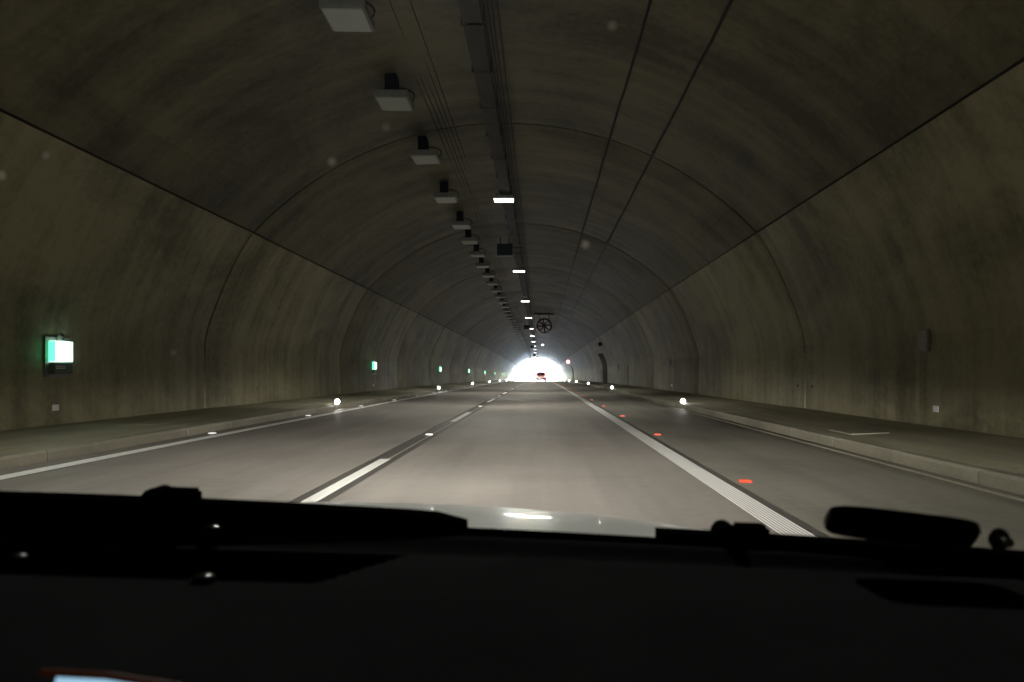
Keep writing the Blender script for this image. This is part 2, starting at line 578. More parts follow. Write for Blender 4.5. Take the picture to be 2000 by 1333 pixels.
tun = tag(empty('road_tunnel', (XC, 0, 0)), 'vaulted concrete road tunnel with ringed lining and bright daylit mouth', 'tunnel')
G = .048
h0, h1 = -RING / 2 + G, RING / 2 - G
LOW = WALL_LOW
me_low = seg(LOW, h0, h1, ny=9)
me_up = seg(WALL_UP, h0, h1, ny=9)
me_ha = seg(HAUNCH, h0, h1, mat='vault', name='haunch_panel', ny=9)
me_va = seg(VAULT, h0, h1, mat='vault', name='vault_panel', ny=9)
me_low_l, me_up_l, me_ha_l = mirror(me_low), mirror(me_up), mirror(me_ha)
WALL_ALL = [(7.81, -.1)] + LOW[1:] + WALL_UP + vault_pts(6.35, 6.0, 2)
me_bk = seg(WALL_ALL, -RING / 2, RING / 2, d0=.05, th=.2, mat='backing', name='backing', chamfer=0.001)
me_bk_l = mirror(me_bk)
me_bv = seg(vault_pts(6.45, -6.45, 30), -RING / 2, RING / 2, d0=.05, th=.2, mat='backing', name='backing', chamfer=0.001)
# ring with a recess in the right wall
N0, N1, NZ = 5.7 - RING / 2, 11.9 - RING / 2, 3.36
niche = []
for a, b in ((h0, N0), (N1, h1)):
    niche.append(seg(LOW, a, b, chamfer=.01)); niche.append(seg(wall_up_to(NZ), a, b, chamfer=.01))
me_lint = seg(wall_up_from(NZ), h0, h1, chamfer=.01)
bkw = [(7.81, -.1)] + LOW[1:] + wall_up_to(NZ)
nback = [seg(bkw, -RING / 2, N0 - .02, d0=.05, th=.2, mat='backing', name='backing', chamfer=.001),
         seg(bkw, N1 + .02, RING / 2, d0=.05, th=.2, mat='backing', name='backing', chamfer=.001),
         seg(wall_up_from(NZ + .02) + vault_pts(6.35, 6.0, 2), -RING / 2, RING / 2, d0=.05, th=.2, mat='backing', name='backing', chamfer=.001)]
def niche_shell():
    mb = MB()
    fr = offset(LOW + wall_up_to(NZ + .2), .06)
    poly = [(fr[0][0], 0)] + fr + [(9.6, NZ + .2), (9.6, 0)]
    mb.prism(poly, 'y', N0 - .25, N0)
    mb.prism(poly, 'y', N1, N1 + .25)
    mb.box((9.5, (N0 + N1) / 2, 1.8), (.2, N1 - N0 + .4, 3.8))
    mb.box((8.5, (N0 + N1) / 2, NZ + .12), (2.2, N1 - N0 + .4, .2))
    mb.box((8.5, (N0 + N1) / 2, .1), (2.2, N1 - N0 + .4, .24))
    return mb.mesh('niche_recess', M['lining'])
me_niche = niche_shell()
yb = Y_BACK
while yb < Y_END - 1:
    ym = yb + RING / 2
    z = zr(ym); sl = slope(ym)
    def put(me, nm, jx=0.008):
        return inst(nm, me, tun, (random.uniform(-jx, jx), ym, z + random.uniform(-.004, .004)), (sl, 0, 0))
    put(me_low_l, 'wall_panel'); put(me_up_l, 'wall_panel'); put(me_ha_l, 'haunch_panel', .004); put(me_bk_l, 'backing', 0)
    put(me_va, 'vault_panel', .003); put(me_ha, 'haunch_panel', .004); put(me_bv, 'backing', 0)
    if any(abs(yb - q) < .5 for q in (73.6, 154.0)):
        for me in niche: put(me, 'wall_panel', .004)
        put(me_lint, 'wall_panel', .004)
        for me in nback: put(me, 'backing', 0)
        put(me_niche, 'niche_recess', 0)
    else:
        put(me_low, 'wall_panel'); put(me_up, 'wall_panel'); put(me_bk, 'backing', 0)
    yb += RING
# unseen cap added behind the car, keeping light out of the modelled stretch
mb = MB().box((0, Y_BACK - .3, 4), (19, .3, 9.6)); mb.build('end_cap', M['backing'], tun)
# two drilled fixings beside the first joint on the right
for yy in (19.4, 20.5):
    MB().lathe([(.03, 0), (.03, -.02), (.012, -.03)], (0, 0, 0), 'x', 10).build('anchor', M['darksteel'], tun, (7.79, yy, .79))

# ------------------------------------------------------------------ ceiling services
def ceil_z(x):
    r = x - XC
    return VC + math.sqrt(VR * VR - r * r)

def hang_mesh(nm, l, mat='darksteel'):
    return MB().box((0, 0, l / 2), (.03, .05, l)).mesh(nm, M[mat])
tray = tag(empty('cable_tray', (-1.19, 0, 0)), 'grey sectioned cable tray over the row of lit ceiling lamps', 'cable tray')
tm = MB()
tm.prism([(-.17, .05), (-.17, 0), (.17, 0), (.17, .05), (.165, .05), (.165, .004), (-.165, .004), (-.165, .05)], 'y', -1.0, 1.0)
tm = tm.mesh('tray_section', M['tray'])
hg = hang_mesh('hanger', ceil_z(-1.19) - 7.26)
y = 4.0; i = 0
while y < 245:
    inst('tray_section', tm, tray, (random.uniform(-.004, .004), y, zr(y) + 7.25 + random.uniform(-.008, .008)), (slope(y), random.uniform(-.02, .02), 0))
    for sx in (-.19, .19):
        inst('hanger', hg, tray, (sx, y + 1.05, zr(y) + 7.24))
    y += 2.1; i += 1
for k, (xx, zz) in enumerate(((.24, 7.27), (.30, 7.31), (.37, 7.30), (.46, 7.33))):
    mb = MB(); mb.tube([(xx + random.uniform(-.008, .008), yy, zr(yy) + zz + random.uniform(-.008, .008)) for yy in ys(4, 246, 3)], .013, 6)
    mb.build('cable', M['cable'], tray)
run = tag(empty('cable_run', (-2.45, 0, 0)), 'thin black cables fixed side by side between the two rows of luminaires', 'cables')
for k in range(5):
    xx = -.22 + .11 * k
    zz = ceil_z(-2.45 + xx) - .05
    mb = MB(); mb.tube([(xx + random.uniform(-.008, .008), yy, zr(yy) + zz + random.uniform(-.008, .008)) for yy in ys(4, 246, 3)], .014, 6)
    mb.build('cable', M['cable'], run)
sad = MB().box((0, 0, 0), (.56, .04, .03)).mesh('saddle', M['darksteel'])
y = 5.0
while y < 245:
    inst('saddle', sad, run, (0, y, zr(y) + ceil_z(-2.45) - .03), (slope(y), -.17, 0)); y += 6.3

ORD = ['nearest', 'second', 'third', 'fourth', 'fifth', 'sixth', 'seventh', 'eighth', 'ninth', 'tenth', 'eleventh', 'twelfth', 'thirteenth', 'fourteenth', 'fifteenth', 'sixteenth']

# lit ceiling lamps
lamp0 = empty('ceiling_lamp')
MB().box((0, 0, .06), (.72, .56, .12), bevel=.02).build('housing', M['housing'], lamp0)
MB().box((0, 0, -.012), (.64, .48, .02)).build('diffuser', M['lit'], lamp0)
for s in (-1, 1):
    MB().box((s * .25, 0, .15), (.04, .3, .08)).build('bracket', M['darksteel'], lamp0)
def downlight(o):
    ld = bpy.data.lights.get('lamp_beam')
    if ld is None:
        ld = bpy.data.lights.new('lamp_beam', 'SPOT')
        ld.energy = DOWN; ld.color = (1, .975, .87)
        ld.spot_size = math.radians(108); ld.spot_blend = .8; ld.shadow_soft_size = .2
    l = bpy.data.objects.new('lamp_beam', ld)
    C.objects.link(l); l.parent = o; l.location = (0, 0, -.04); l.scale = (1.06, 1.85, 1)
lamp_ys = [-10.2, 7.95] + [26.1 + 18.15 * k for k in range(12)]
i = 0; vis = 0
for y in lamp_ys:
    if y > 245: continue
    o = copy_tree(lamp0)
    downlight(o)
    o.location = (-1.25, y, zr(y) + 7.02)
    o.rotation_euler = (slope(y), 0, 0)
    if y < 20:
        tag(o, 'lit white ceiling lamp above or behind the white car, out of sight', 'lamp', 'lit ceiling lamps')
    else:
        tag(o, 'lit white ceiling lamp under the cable ladder, %s from the white car' % ORD[vis], 'lamp', 'lit ceiling lamps')
        vis += 1
for ch in list(lamp0.children): bpy.data.objects.remove(ch)
bpy.data.objects.remove(lamp0)

# unlit box luminaires
lum0 = empty('box_luminaire')
MB().box((0, 0, .09), (.70, .86, .14), bevel=.015).build('housing', M['housing'], lum0)
MB().box((0, 0, .01), (.62, .78, .022), bevel=.006).build('diffuser', M['diffuser'], lum0)
MB().box((-.05, .0, .37), (.24, .40, .42), bevel=.02).build('bracket', M['black'], lum0)
MB().box((.24, .43, .10), (.05, .02, .05)).build('clasp', M['darksteel'], lum0)
MB().tube([(.08 + .0 * t, .12, .36) for t in (0,)] + [(.10 + .30 * math.sin(t), .12, .21 + .17 * math.cos(t)) for t in [math.pi * k / 10 for k in range(11)]], .017, 7).build('flex', M['cable'], lum0)
ly = [4.0, 8.1, 12.2, 16.0, 20.2, 24.9, 29.5, 33.0, 36.7, 40.5, 44.5, 48.4, 52.5]
while ly[-1] < 240:
    ly.append(ly[-1] + 4.1 + random.uniform(-.15, .15))
vis = 0
for i, y in enumerate(ly):
    o = lum0 if i == 0 else copy_tree(lum0)
    o.location = (-3.04 + random.uniform(-.03, .03), y, zr(y) + 6.74)
    o.rotation_euler = (slope(y), random.uniform(-.03, .03), random.uniform(-.03, .03))
    if y < 11:
        lab = 'unlit pale box luminaire overhead, behind the first one in sight'
    elif vis < 13:
        lab = 'unlit pale box luminaire on the vault, %s in its row from the white car' % ORD[vis]; vis += 1
    else:
        lab = 'small far unlit luminaire in the row, beyond the thirteenth from the white car'
    tag(o, lab, 'luminaire', 'unlit box luminaires')

# black lane signal boxes
sig0 = empty('lane_signal')
MB().box((0, 0, 0), (.72, .34, .52), bevel=.02).build('box', M['black'], sig0)
MB().box((0, 0, -.285), (.66, .36, .03), bevel=.006).build('base_tray', M['signplate'], sig0)
for s in (-1, 1):
    MB().box((s * .2, 0, .42), (.05, .05, .34)).build('hanger', M['darksteel'], sig0)
MB().box((.60, .0, .10), (.46, .05, .05)).build('side_arm', M['darksteel'], sig0)
MB().box((.60, .0, -.16), (.46, .05, .05)).build('side_arm', M['darksteel'], sig0)
for i, (y, lab) in enumerate(((36, 'black unlit signal box hanging between the first and second lit ceiling lamps'),
                              (94, 'small black signal box hanging beside the fifth lit ceiling lamp'),
                              (152, 'tiny black signal box hanging farther on beyond the jet fan'),
                              (205, 'tiny black signal box hanging nearest to the tunnel mouth'))):
    o = sig0 if i == 0 else copy_tree(sig0)
    o.location = (-1.68, y, zr(y) + 6.92)
    tag(o, lab, 'signal', 'hanging signal boxes')

# suspended cables on the right half of the vault
def leaky(x, dz, label):
    root = tag(empty('vault_cable', (x, 0, 0)), label, 'cable', 'cables along the vault')
    zc = ceil_z(x) - dz
    mb = MB()
    pts = []
    for yy in ys(-20, 246, 1.1):
        pts.append((random.uniform(-.012, .012), yy, zr(yy) + zc + random.uniform(-.012, .006)))
    mb.tube(pts, .026, 7); mb.build('cable', M['cable'], root, smooth=True)
    cm = MB().box((0, 0, .04), (.03, .035, .13)).mesh('clip', M['cable'])
    for k, p in enumerate(pts):
        if k % 2 == 0:
            inst('clip', cm, root, p, (0, random.uniform(-.3, .3), 0))
leaky(1.77, .09, 'black cable clipped along the vault, closer to the lamps')
leaky(2.86, .09, 'black cable clipped along the vault, closer to the right wall')

# jet fan
fan = tag(empty('jet_fan', (.36, 78, zr(78) + 6.02)), 'round black jet fan hanging under the vault crown', 'fan')
R = .77
MB().lathe([(R, 0), (R, 3.4), (R - .05, 3.4), (R - .05, 0)], (0, 0, 0), 'y', 36, closed=True).build('casing', M['steel'], fan, smooth=True)
MB().lathe([(R + .03, -.06), (R + .03, .10), (R - .13, .10), (R - .13, -.06)], (0, 0, 0), 'y', 36, closed=True).build('rim', M['black'], fan, smooth=True)
MB().lathe([(.02, -.05), (.13, -.04), (.17, .0), (.17, .5)], (0, 0, 0), 'y', 20).build('hub', M['black'], fan, smooth=True)
bl = MB().box((.43, .06, 0), (.60, .10, .12)).mesh('vane', M['black'])
for k in range(8):
    inst('vane', bl, fan, (0, 0, 0), (0, -(2 * math.pi * k / 8 + math.pi / 2 + .1), 0))
for s in (-1, 1):
    for yy in (.5, 2.9):
        MB().box((s * .5, yy, 1.0), (.06, .10, .85)).build('hanger', M['darksteel'], fan)
MB().box((0, .5, 1.27), (2.1, .2, .20)).build('cross_beam', M['darksteel'], fan)
for rr in (R - .02, R + .075):
    mb = MB()
    pts = [(rr * math.cos(a), -.09, rr * math.sin(a)) for a in [math.radians(-140 + 100 * k / 16) for k in range(17)]]
    mb.tube(pts, .02, 6); mb.build('rim_strip', M['white'], fan)
MB().lathe([(.045, 0), (.045, -.03)], (0, -.10, -R - .03), 'y', 10).build('indicator', M['redpaint'], fan)

# small oval lamp beyond the fan
ov = tag(empty('oval_lamp', (.40, 145, zr(145) + 6.93)), 'small oval white lamp hanging alone, beyond the jet fan', 'lamp')
MB().lathe([(.02, .08), (.25, .06), (.30, 0), (.24, -.03)], (0, 0, 0), 'z', 16).build('housing', M['white'], ov)
MB().lathe([(.235, -.031), (.12, -.07), (.001, -.08)], (0, 0, 0), 'z', 16).build('lens', M['led'], ov)
MB().box((0, 0, .33), (.04, .04, .52)).build('stem', M['darksteel'], ov)

# ------------------------------------------------------------------ walls: signs, plates, speaker, round sign
ew0 = empty('escape_sign')
MB().box((0, .31, -.10), (.03, .72, .72), bevel=.005).build('back_plate', M['steel'], ew0)
MB().box((.075, .30, -.30), (.10, .54, .20), bevel=.01).build('housing', M['signbox'], ew0)
MB().box((.075, .30, 0), (.118, .50, .36), bevel=.004).build('lit_face', M['signlit'], ew0)
MB().box((.075, .045, 0), (.116, .012, .355)).build('lit_side', M['signgreen'], ew0)
MB().box((.13, .20, -.27), (.004, .26, .014)).build('label_strip', M['plate'], ew0)
MB().box((.13, .20, -.30), (.004, .26, .014)).build('label_strip', M['plate'], ew0)
MB().lathe([(.06, 0), (.06, .08), (.03, .13)], (.07, .3, .20), 'z', 12).build('cap', M['signplate'], ew0)
# wall face at sign height
SX = XC - 7.745
for i, y in enumerate((13.45, 39.4, 65.4, 91.5, 117.7, 144, 170.2, 196.5)):
    o = ew0 if i == 0 else copy_tree(ew0)
    o.location = (SX + .015, y, zr(y) + 1.53)
    o.rotation_euler = (slope(y), 0, 0)
    lab = 'lit green escape sign on the wall, %s from the white car' % ORD[i]
    tag(o, lab, 'sign', 'lit escape signs')
rs0 = empty('marker_sign')
MB().box((-.03, 0, 0), (.05, .34, .40), bevel=.006).build('plate', M['signplate'], rs0)
MB().box((-.058, 0, 0), (.004, .28, .34)).build('face', M['plategrey'], rs0)
RX = XC + 7.745
for i, y in enumerate((13.6, 40.6, 67.5, 93.6, 121, 148)):
    o = rs0 if i == 0 else copy_tree(rs0)
    o.location = (RX, y, zr(y) + 1.72)
    tag(o, 'pale marker sign on the wall with the recess, %s from the white car' % ORD[i], 'sign', 'pale marker signs')
pl0 = MB().box((0, 0, 0), (.02, .17, .11), bevel=.004).mesh('wall_reflector', M['white'])
for side, xx, lst in ((1, RX, (13.2, 39.8, 66.4)), (-1, SX, (13.7, 39.7))):
    for i, y in enumerate(lst):
        o = inst('wall_reflector', pl0, None, (xx - side * .022, y, zr(y) + .53))
        tag(o, ('small white reflector low on the wall with the recess, %s from the white car' if side > 0 else 'small white reflector low on the wall under the %s escape sign') % ORD[i], 'reflector', 'wall reflectors')
sp = tag(empty('horn_speaker', (5.98, 76, zr(76) + 4.08)), 'black horn speaker high on the wall above the dark recess', 'speaker')
MB().lathe([(.05, 0), (.08, -.15), (.20, -.36), (.21, -.38), (.10, -.30)], (-.12, 0, 0), 'y', 16).build('horn', M['black'], sp, smooth=True)
MB().box((.02, .05, 0), (.30, .06, .06)).build('bracket', M['darksteel'], sp)
rd = tag(empty('round_sign', (5.38, 151, zr(151) + 3.86)), 'lit round sign with red ring on the wall near the tunnel mouth', 'sign')
MB().lathe([(.42, 0), (.42, .12), (.30, .14)], (0, 0, 0), 'y', 24).build('housing', M['black'], rd)
MB().lathe([(.40, -.002), (.40, -.03), (.27, -.03), (.27, -.002)], (0, 0, 0), 'y', 24, closed=True).build('ring', M['redsign'], rd)
MB().lathe([(.265, -.003), (.265, -.02)], (0, 0, 0), 'y', 24).build('face', M['whitesign'], rd)
MB().box((.42, .06, 0), (.85, .06, .06)).build('arm', M['darksteel'], rd)

# ------------------------------------------------------------------ kerb lights and road studs
kl0 = empty('kerb_light')
MB().box((0, .02, .035), (.17, .14, .07), bevel=.012).build('housing', M['darksteel'], kl0)
MB().lathe([(.078, 0), (.07, -.03), (.045, -.05), (.001, -.058)], (0, -.05, .075), 'y', 14).build('lens', M['led'], kl0, smooth=True)
first = True
for side, x, y0 in ((-1, -6.50, 24.6), (1, 4.66, 25.2)):
    for i in range(10):
        y = y0 + 24.4 * i if side < 0 else y0 + 25.0 * i
        if y > 245: continue
        o = kl0 if first else copy_tree(kl0)
        first = False
        o.location = (x, y, zr(y) + .155)
        tag(o, ('bright white light on the %s, %s from the white car' % ('kerb under the escape signs' if side < 0 else 'kerb beside the red studs', ORD[i])), 'kerb light', 'white lights along the kerbs')

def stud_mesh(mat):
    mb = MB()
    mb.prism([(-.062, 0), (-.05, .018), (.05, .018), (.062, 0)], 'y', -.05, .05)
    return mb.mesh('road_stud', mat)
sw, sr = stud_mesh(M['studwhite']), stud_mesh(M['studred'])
def studs(me, x, y0, step, n, what, where, grp, many=12):
    for i in range(n):
        y = y0 + step * i
        o = inst('road_stud', me, None, (x, y, zr(y) + .004), (slope(y), 0, 0))
        if i < many:
            tag(o, '%s glowing reflective stud %s, %s from the white car' % (what, where, ORD[i]), 'road stud', grp)
        else:
            tag(o, 'tiny far %s glowing reflective stud %s, past the %s' % (what, where, ORD[many - 1]), 'road stud', grp)
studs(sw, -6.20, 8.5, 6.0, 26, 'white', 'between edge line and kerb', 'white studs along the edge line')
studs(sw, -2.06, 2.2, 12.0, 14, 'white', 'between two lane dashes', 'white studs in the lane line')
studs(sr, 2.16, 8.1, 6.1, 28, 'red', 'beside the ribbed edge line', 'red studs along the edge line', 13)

# ------------------------------------------------------------------ the red car ahead
def wheel(root, x, y, r=.34, w=.26):
    t = MB().lathe([(r * .62, -w / 2), (r * .96, -w / 2), (r, -w * .3), (r, w * .3), (r * .96, w / 2), (r * .62, w / 2)], (0, 0, 0), 'x', 22, closed=True).build('wheel', M['tyre'], root, (x, y, r), smooth=True)
    MB().lathe([(.04, w * .36), (r * .60, w * .30), (r * .62, 0), (r * .60, -w * .30), (.04, -w * .36)], (0, 0, 0), 'x', 18).build('rim', M['steel'], t, smooth=True)
ry = 128.0
red = tag(empty('red_car', (.04, ry, zr(ry)), (slope(ry), 0, 0)), 'red hatchback ahead with lit tail lights at the bright tunnel mouth', 'car')
def body_loop(y, w, zb, zs, wt, zt):
    return [(-w * .93, y, zb), (-w, y, zb + .12), (-w, y, zs - .05), (-w * .96, y, zs), (-wt, y, zt - .07), (-wt * .85, y, zt), (wt * .85, y, zt), (wt, y, zt - .07), (w * .96, y, zs), (w, y, zs - .05), (w, y, zb + .12), (w * .93, y, zb)]
def low_loop(y, w, zb, zs):
    zb -= .03
    return [(-w * .93, y, zb), (-w, y, zb + .12), (-w, y, zs - .06), (-w * .95, y, zs), (w * .95, y, zs), (w, y, zs - .06), (w, y, zb + .12), (w * .93, y, zb)]
mb = MB()
loops = [low_loop(0.0, .88, .34, 1.02), low_loop(.10, .93, .26, 1.12), low_loop(.5, .94, .24, 1.14), low_loop(1.3, .94, .24, 1.10), low_loop(2.6, .94, .24, 1.06),
         low_loop(3.2, .91, .28, .98), low_loop(4.0, .87, .30, .86), low_loop(4.3, .72, .36, .72)]
rows = [[mb.bm.verts.new(p) for p in l] for l in loops]
for a, b in zip(rows, rows[1:]):
    for k in range(len(a)):
        mb.bm.faces.new((a[k], a[(k + 1) % len(a)], b[(k + 1) % len(a)], b[k]))
mb.bm.faces.new(rows[0]); mb.bm.faces.new(rows[-1][::-1])
mb.build('body', M['redpaint'], red, smooth=True)
MB().prism([(-.74, 1.52), (-.66, 1.66), (-.3, 1.71), (.3, 1.71), (.66, 1.66), (.74, 1.52), (.60, 1.58), (-.60, 1.58)], 'y', .42, 2.35).build('roof', M['redpaint'], red)
for sx in (-1, 1):
    MB().prism([(sx * .92, 1.08), (sx * .72, 1.60), (sx * .50, 1.60), (sx * .62, 1.08)], 'y', .28, .75).build('pillar', M['redpaint'], red)
    MB().tube([(sx * .86, 1.5, 1.04), (sx * .69, 1.5, 1.60)], .05, 8).build('pillar', M['black'], red)
    MB().tube([(sx * .84, 3.0, 1.0), (sx * .67, 2.3, 1.60)], .04, 8).build('pillar', M['redpaint'], red)
    MB().prism([(sx * .885, 1.06), (sx * .705, 1.59), (sx * .695, 1.59), (sx * .875, 1.06)], 'y', .62, 2.3).build('side_window', M['glass'], red)
    MB().box((sx * .38, 1.9, 1.02), (.46, .14, .36), bevel=.06).build('seat', M['black'], red)
    MB().box((sx * .38, 1.86, 1.28), (.22, .10, .14), bevel=.04).build('headrest', M['black'], red)
def pane(y0, z0, w0, y1, z1, w1, nm):
    rw = MB()
    vs = [rw.bm.verts.new(p) for p in ((-w0, y0, z0), (w0, y0, z0), (w1, y1, z1), (-w1, y1, z1))]
    vs2 = [rw.bm.verts.new((v.co.x, v.co.y - .01, v.co.z)) for v in vs]
    rw.bm.faces.new(vs2); rw.bm.faces.new(vs[::-1])
    for k in range(4): rw.bm.faces.new((vs[k], vs[(k + 1) % 4], vs2[(k + 1) % 4], vs2[k]))
    rw.build(nm, M['tint'], red)
pane(.20, 1.08, .72, .43, 1.60, .60, 'rear_window')
pane(3.05, 1.02, .80, 2.33, 1.60, .64, 'windscreen')
for s in (-1, 1):
    t = MB().prism([(s * .58, .78), (s * .64, 1.16), (s * .74, 1.34), (s * .86, 1.32), (s * .95, 1.06), (s * .94, .76), (s * .80, .68)], 'y', -.02, .10).build('tail_light', M['tail'], red)
    MB().box((s * .72, -.03, .93), (.16, .02, .18), bevel=.005).build('lamp_core', M['tailcore'], t)
    MB().box((s * .98, 2.55, 1.08), (.20, .10, .14), bevel=.03).build('mirror', M['black'], red)
    MB().box((s * .52, 1.2, 1.69), (.04, 1.6, .04)).build('roof_rail', M['black'], red)
    for yy in (.85, 3.35):
        wheel(red, s * .80, yy)
MB().box((0, .02, .52), (1.66, .16, .26), bevel=.05).build('bumper', M['black'], red)
MB().box((0, -.03, .82), (.36, .02, .09)).build('number_plate', M['signplate'], red)
MB().box((0, -.02, 1.665), (.80, .05, .05), bevel=.01).build('brake_strip', M['tail'], red, (0, .36, 0))
MB().box((0, -.005, 1.70), (1.2, .6, .03), bevel=.01).build('spoiler', M['redpaint'], red, (0, .35, -.02))
MB().box((0, -.06, .62), (.07, .02, .04)).build('badge', M['chrome'], red)

# ------------------------------------------------------------------ the white car the camera rides in
CX = -.32
car = tag(empty('white_car', (CX, 0, 0)), 'white car with dark dashboard, wipers at rest and bonnet in view below', 'car')
def c(p):
    return (p[0] - CX, p[1], p[2])
def hood(X, Y):
    zt = .839 - .063 * (X + .55) ** 2 if X > -.55 else .839 - .05 * (X + .55) ** 2
    e = max(0, abs(X - CX) - .72)
    return zt - .18 * (Y - 1.9) - .14 * (Y - 1.9) ** 2 - 1.1 * e * e
mb = MB()
X0, X1 = CX - .88, CX + .88
us = [X0 + (X1 - X0) * i / 32 for i in range(33)]
vs = [1.20 + 1.15 * i / 20 for i in range(21)]
mb.grid(lambda u, v: c((u, v - .12 * (u - CX) ** 2, hood(u, v))), us, vs)
bon = mb.build('bonnet', M['carwhite'], car, smooth=True)
md = bon.modifiers.new('thick', 'SOLIDIFY'); md.thickness = .012; md.offset = -1

# windscreen geometry
def ws_base(X):
    d = X - CX
    return 1.12 - .13 * d * d, .925 - .029 * (X + .1) - .006 * d * d
def ws_pt(X, t, push=0.0):
    """t: 0 at the base, 1 at the header, push outward along the glass normal"""
    yb, zb = ws_base(X)
    f = 1 - .16 * t
    d = (X - CX) * f
    yh = .22 - .06 * d * d
    zh = 1.50 - .03 * d * d - .012 * d
    Y, Z = yb + (yh - yb) * t, zb + (zh - zb) * t + .10 * t * (1 - t)
    return (CX + d, Y + push * .53, Z + push * .85)
us = [CX - 1.02 + 2.04 * i / 24 for i in range(25)]
mb = MB(); mb.grid(lambda u, t: c(ws_pt(u, t)), us, [i / 12 for i in range(13)])
scr = mb.build('windscreen', M['glass'], car, smooth=True)
# black ceramic band round the base
mb = MB(); mb.grid(lambda u, t: c(ws_pt(u, t, -.002)), us, [-.05, 0, .012, .024])
fb = mb.build('frit_band', M['frit'], car, smooth=True)
# scuttle panel below the glass
mb = MB(); mb.grid(lambda u, k: c((u, ws_base(u)[0] + .02 + .14 * k, ws_base(u)[1] - .035 - .02 * k)), us, [0, .5, 1])
mb.build('scuttle', M['rubber'], car, smooth=True)
# specks of dust on the glass
for X, t, r in ((-.131, .629, .0024), (.07, .55, .0026), (-.361, .63, .002), (-.41, .61, .0026), (-.08, .66, .0014), (-.372, .388, .0018), (.09, .735, .0018)):
    p = ws_pt(X, t, .003)
    MB().lathe([(r, -.0006), (r * .7, .0006)], (0, 0, 0), 'y', 9).build('dust_speck', M['dust'], scr, c(p))

# wipers
def wiper(xa, xb, xc_, t0, t1, ha, hb, droop):
    mb = MB()
    n = 22
    rows = []
    for i in range(n + 1):
        k = i / n
        X = xa + (xb - xa) * k
        h = ha + (hb - ha) * k
        if droop and k > .95: h *= max(.25, 1 - (k - .95) / .05 * .75)
        b0 = Vector(ws_pt(X, t0 + (t1 - t0) * k, .004)); 
        rows.append([mb.bm.verts.new(c(b0 + Vector(d))) for d in ((0, 0, -.03), (0, -.012, h * .8), (0, 0, h), (0, .02, h * .9), (0, .025, -.03))])
    for a, b in zip(rows, rows[1:]):
        for k in range(5):
            mb.bm.faces.new((a[k], a[(k + 1) % 5], b[(k + 1) % 5], b[k]))
    mb.bm.faces.new(rows[0]); mb.bm.faces.new(rows[-1][::-1])
    w = mb.build('wiper_blade', M['rubber'], car, smooth=True)
    k = (xc_ - xa) / (xb - xa)
    b0 = Vector(ws_pt(xc_, t0 + (t1 - t0) * k, .004))
    h = ha + (hb - ha) * k
    rot = Matrix.Rotation(.035, 3, 'Y')
    MB().box(c(b0 + Vector((.008, .01, h))), (.050, .03, .024), rot, bevel=.005).build('wiper_arm', M['rubber'], w)
    MB().lathe([(.016, -.02), (.016, .02)], c(b0 + Vector((-.026, .012, h - .002))), 'y', 14).build('pivot_cap', M['rubber'], w)
    return w
wiper(-1.05, -.105, -.525, .03, .022, .036, .014, True)
wiper(.165, .66, .285, .014, .014, .010, .016, False)

# dashboard
def dash_z(X, Y):
    z = .925 - .029 * (X + .1)
    if Y > 1.0: z += -.05 * (Y - 1.0)
    if Y < .86: z -= .22 * (.86 - Y) ** 2 + .02 * (.86 - Y)
    if Y < .62: z -= 2.6 * (.62 - Y) ** 2
    # raised hood edge in front of the defroster slot
    z += .010 * math.exp(-((Y - 1.055) / .02) ** 2) - .010 * math.exp(-((Y - 1.01) / .025) ** 2)
    return z
VX0, VX1 = -1.0, -.17
def vent_right(Y):
    # right end of the recessed grille: slants from the rear tip to the front
    return -.185 - (.955 - Y) * .55
def in_vent(X, Y):
    return VX0 < X < vent_right(Y) and .845 < Y < .975 + .03 * max(0, -.5 - X)
mb = MB()
us = [CX - .98 + 1.96 * i / 196 for i in range(197)]
vs = [.40 + .70 * i / 110 for i in range(111)]
def dpt(X, Y):
    yb = ws_base(X)[0]
    Yq = Y if Y < .9 else Y + (yb - 1.10) * (Y - .9) / .2
    return X, Yq
def dash_f(u, v):
    z = dash_z(u, v)
    if in_vent(u, v): z -= .022
    x, yq = dpt(u, v)
    return c((x, yq, z))
mb.grid(dash_f, us, vs)
dash = mb.build('dashboard', M['dash'], car, smooth=True)
# louvres of the grille
for k in range(9):
    Y = .853 + .0135 * k
    xr = vent_right(Y) - .004
    mb = MB(); n = 24
    rows = []
    for i in range(n + 1):
        X = -.98 + (xr + .98) * i / n
        z = dash_z(X, Y) - .006
        x, yq = dpt(X, Y)
        rows.append([mb.bm.verts.new(c((x, yq + dy, z + dz))) for dy, dz in ((-.0035, 0), (.0, .002), (.004, -.013), (.001, -.014))])
    for a, b in zip(rows, rows[1:]):
        for q in range(4): mb.bm.faces.new((a[q], a[(q + 1) % 4], b[(q + 1) % 4], b[q]))
    mb.bm.faces.new(rows[0]); mb.bm.faces.new(rows[-1][::-1])
    mb.build('vent_slat', M['vent'], dash)
mb = MB(); mb.grid(lambda u, v: c((dpt(u * (vent_right(v) - .003 + .99) - .99, v)[0], dpt(u - .5, v)[1], dash_z(u * (vent_right(v) + .987) - .99, v) - .0205)), [i / 20 for i in range(21)], [.848 + .125 * i / 6 for i in range(7)])
mb.build('vent_floor', M['vent'], dash)
def dome(X, Y, r, h, mat, nm, par):
    z = dash_z(X, Y)
    x, yq = dpt(X, Y)
    MB().lathe([(r, -.004), (r, h * .35), (r * .8, h * .75), (r * .45, h * .96), (.0005, h)], c((x, yq, z)), 'z', 20).build(nm, mat, par, smooth=True)
M['chrome2'] = pm('dull_chrome', (.10, .10, .095), .3, metal=1.0, var=.1, vscale=(60, 60, 60))
M['gloss'] = pm('glossy_black', (.003, .003, .003), .2, spec=.25, coat=.15, var=.1, vscale=(30, 30, 30))
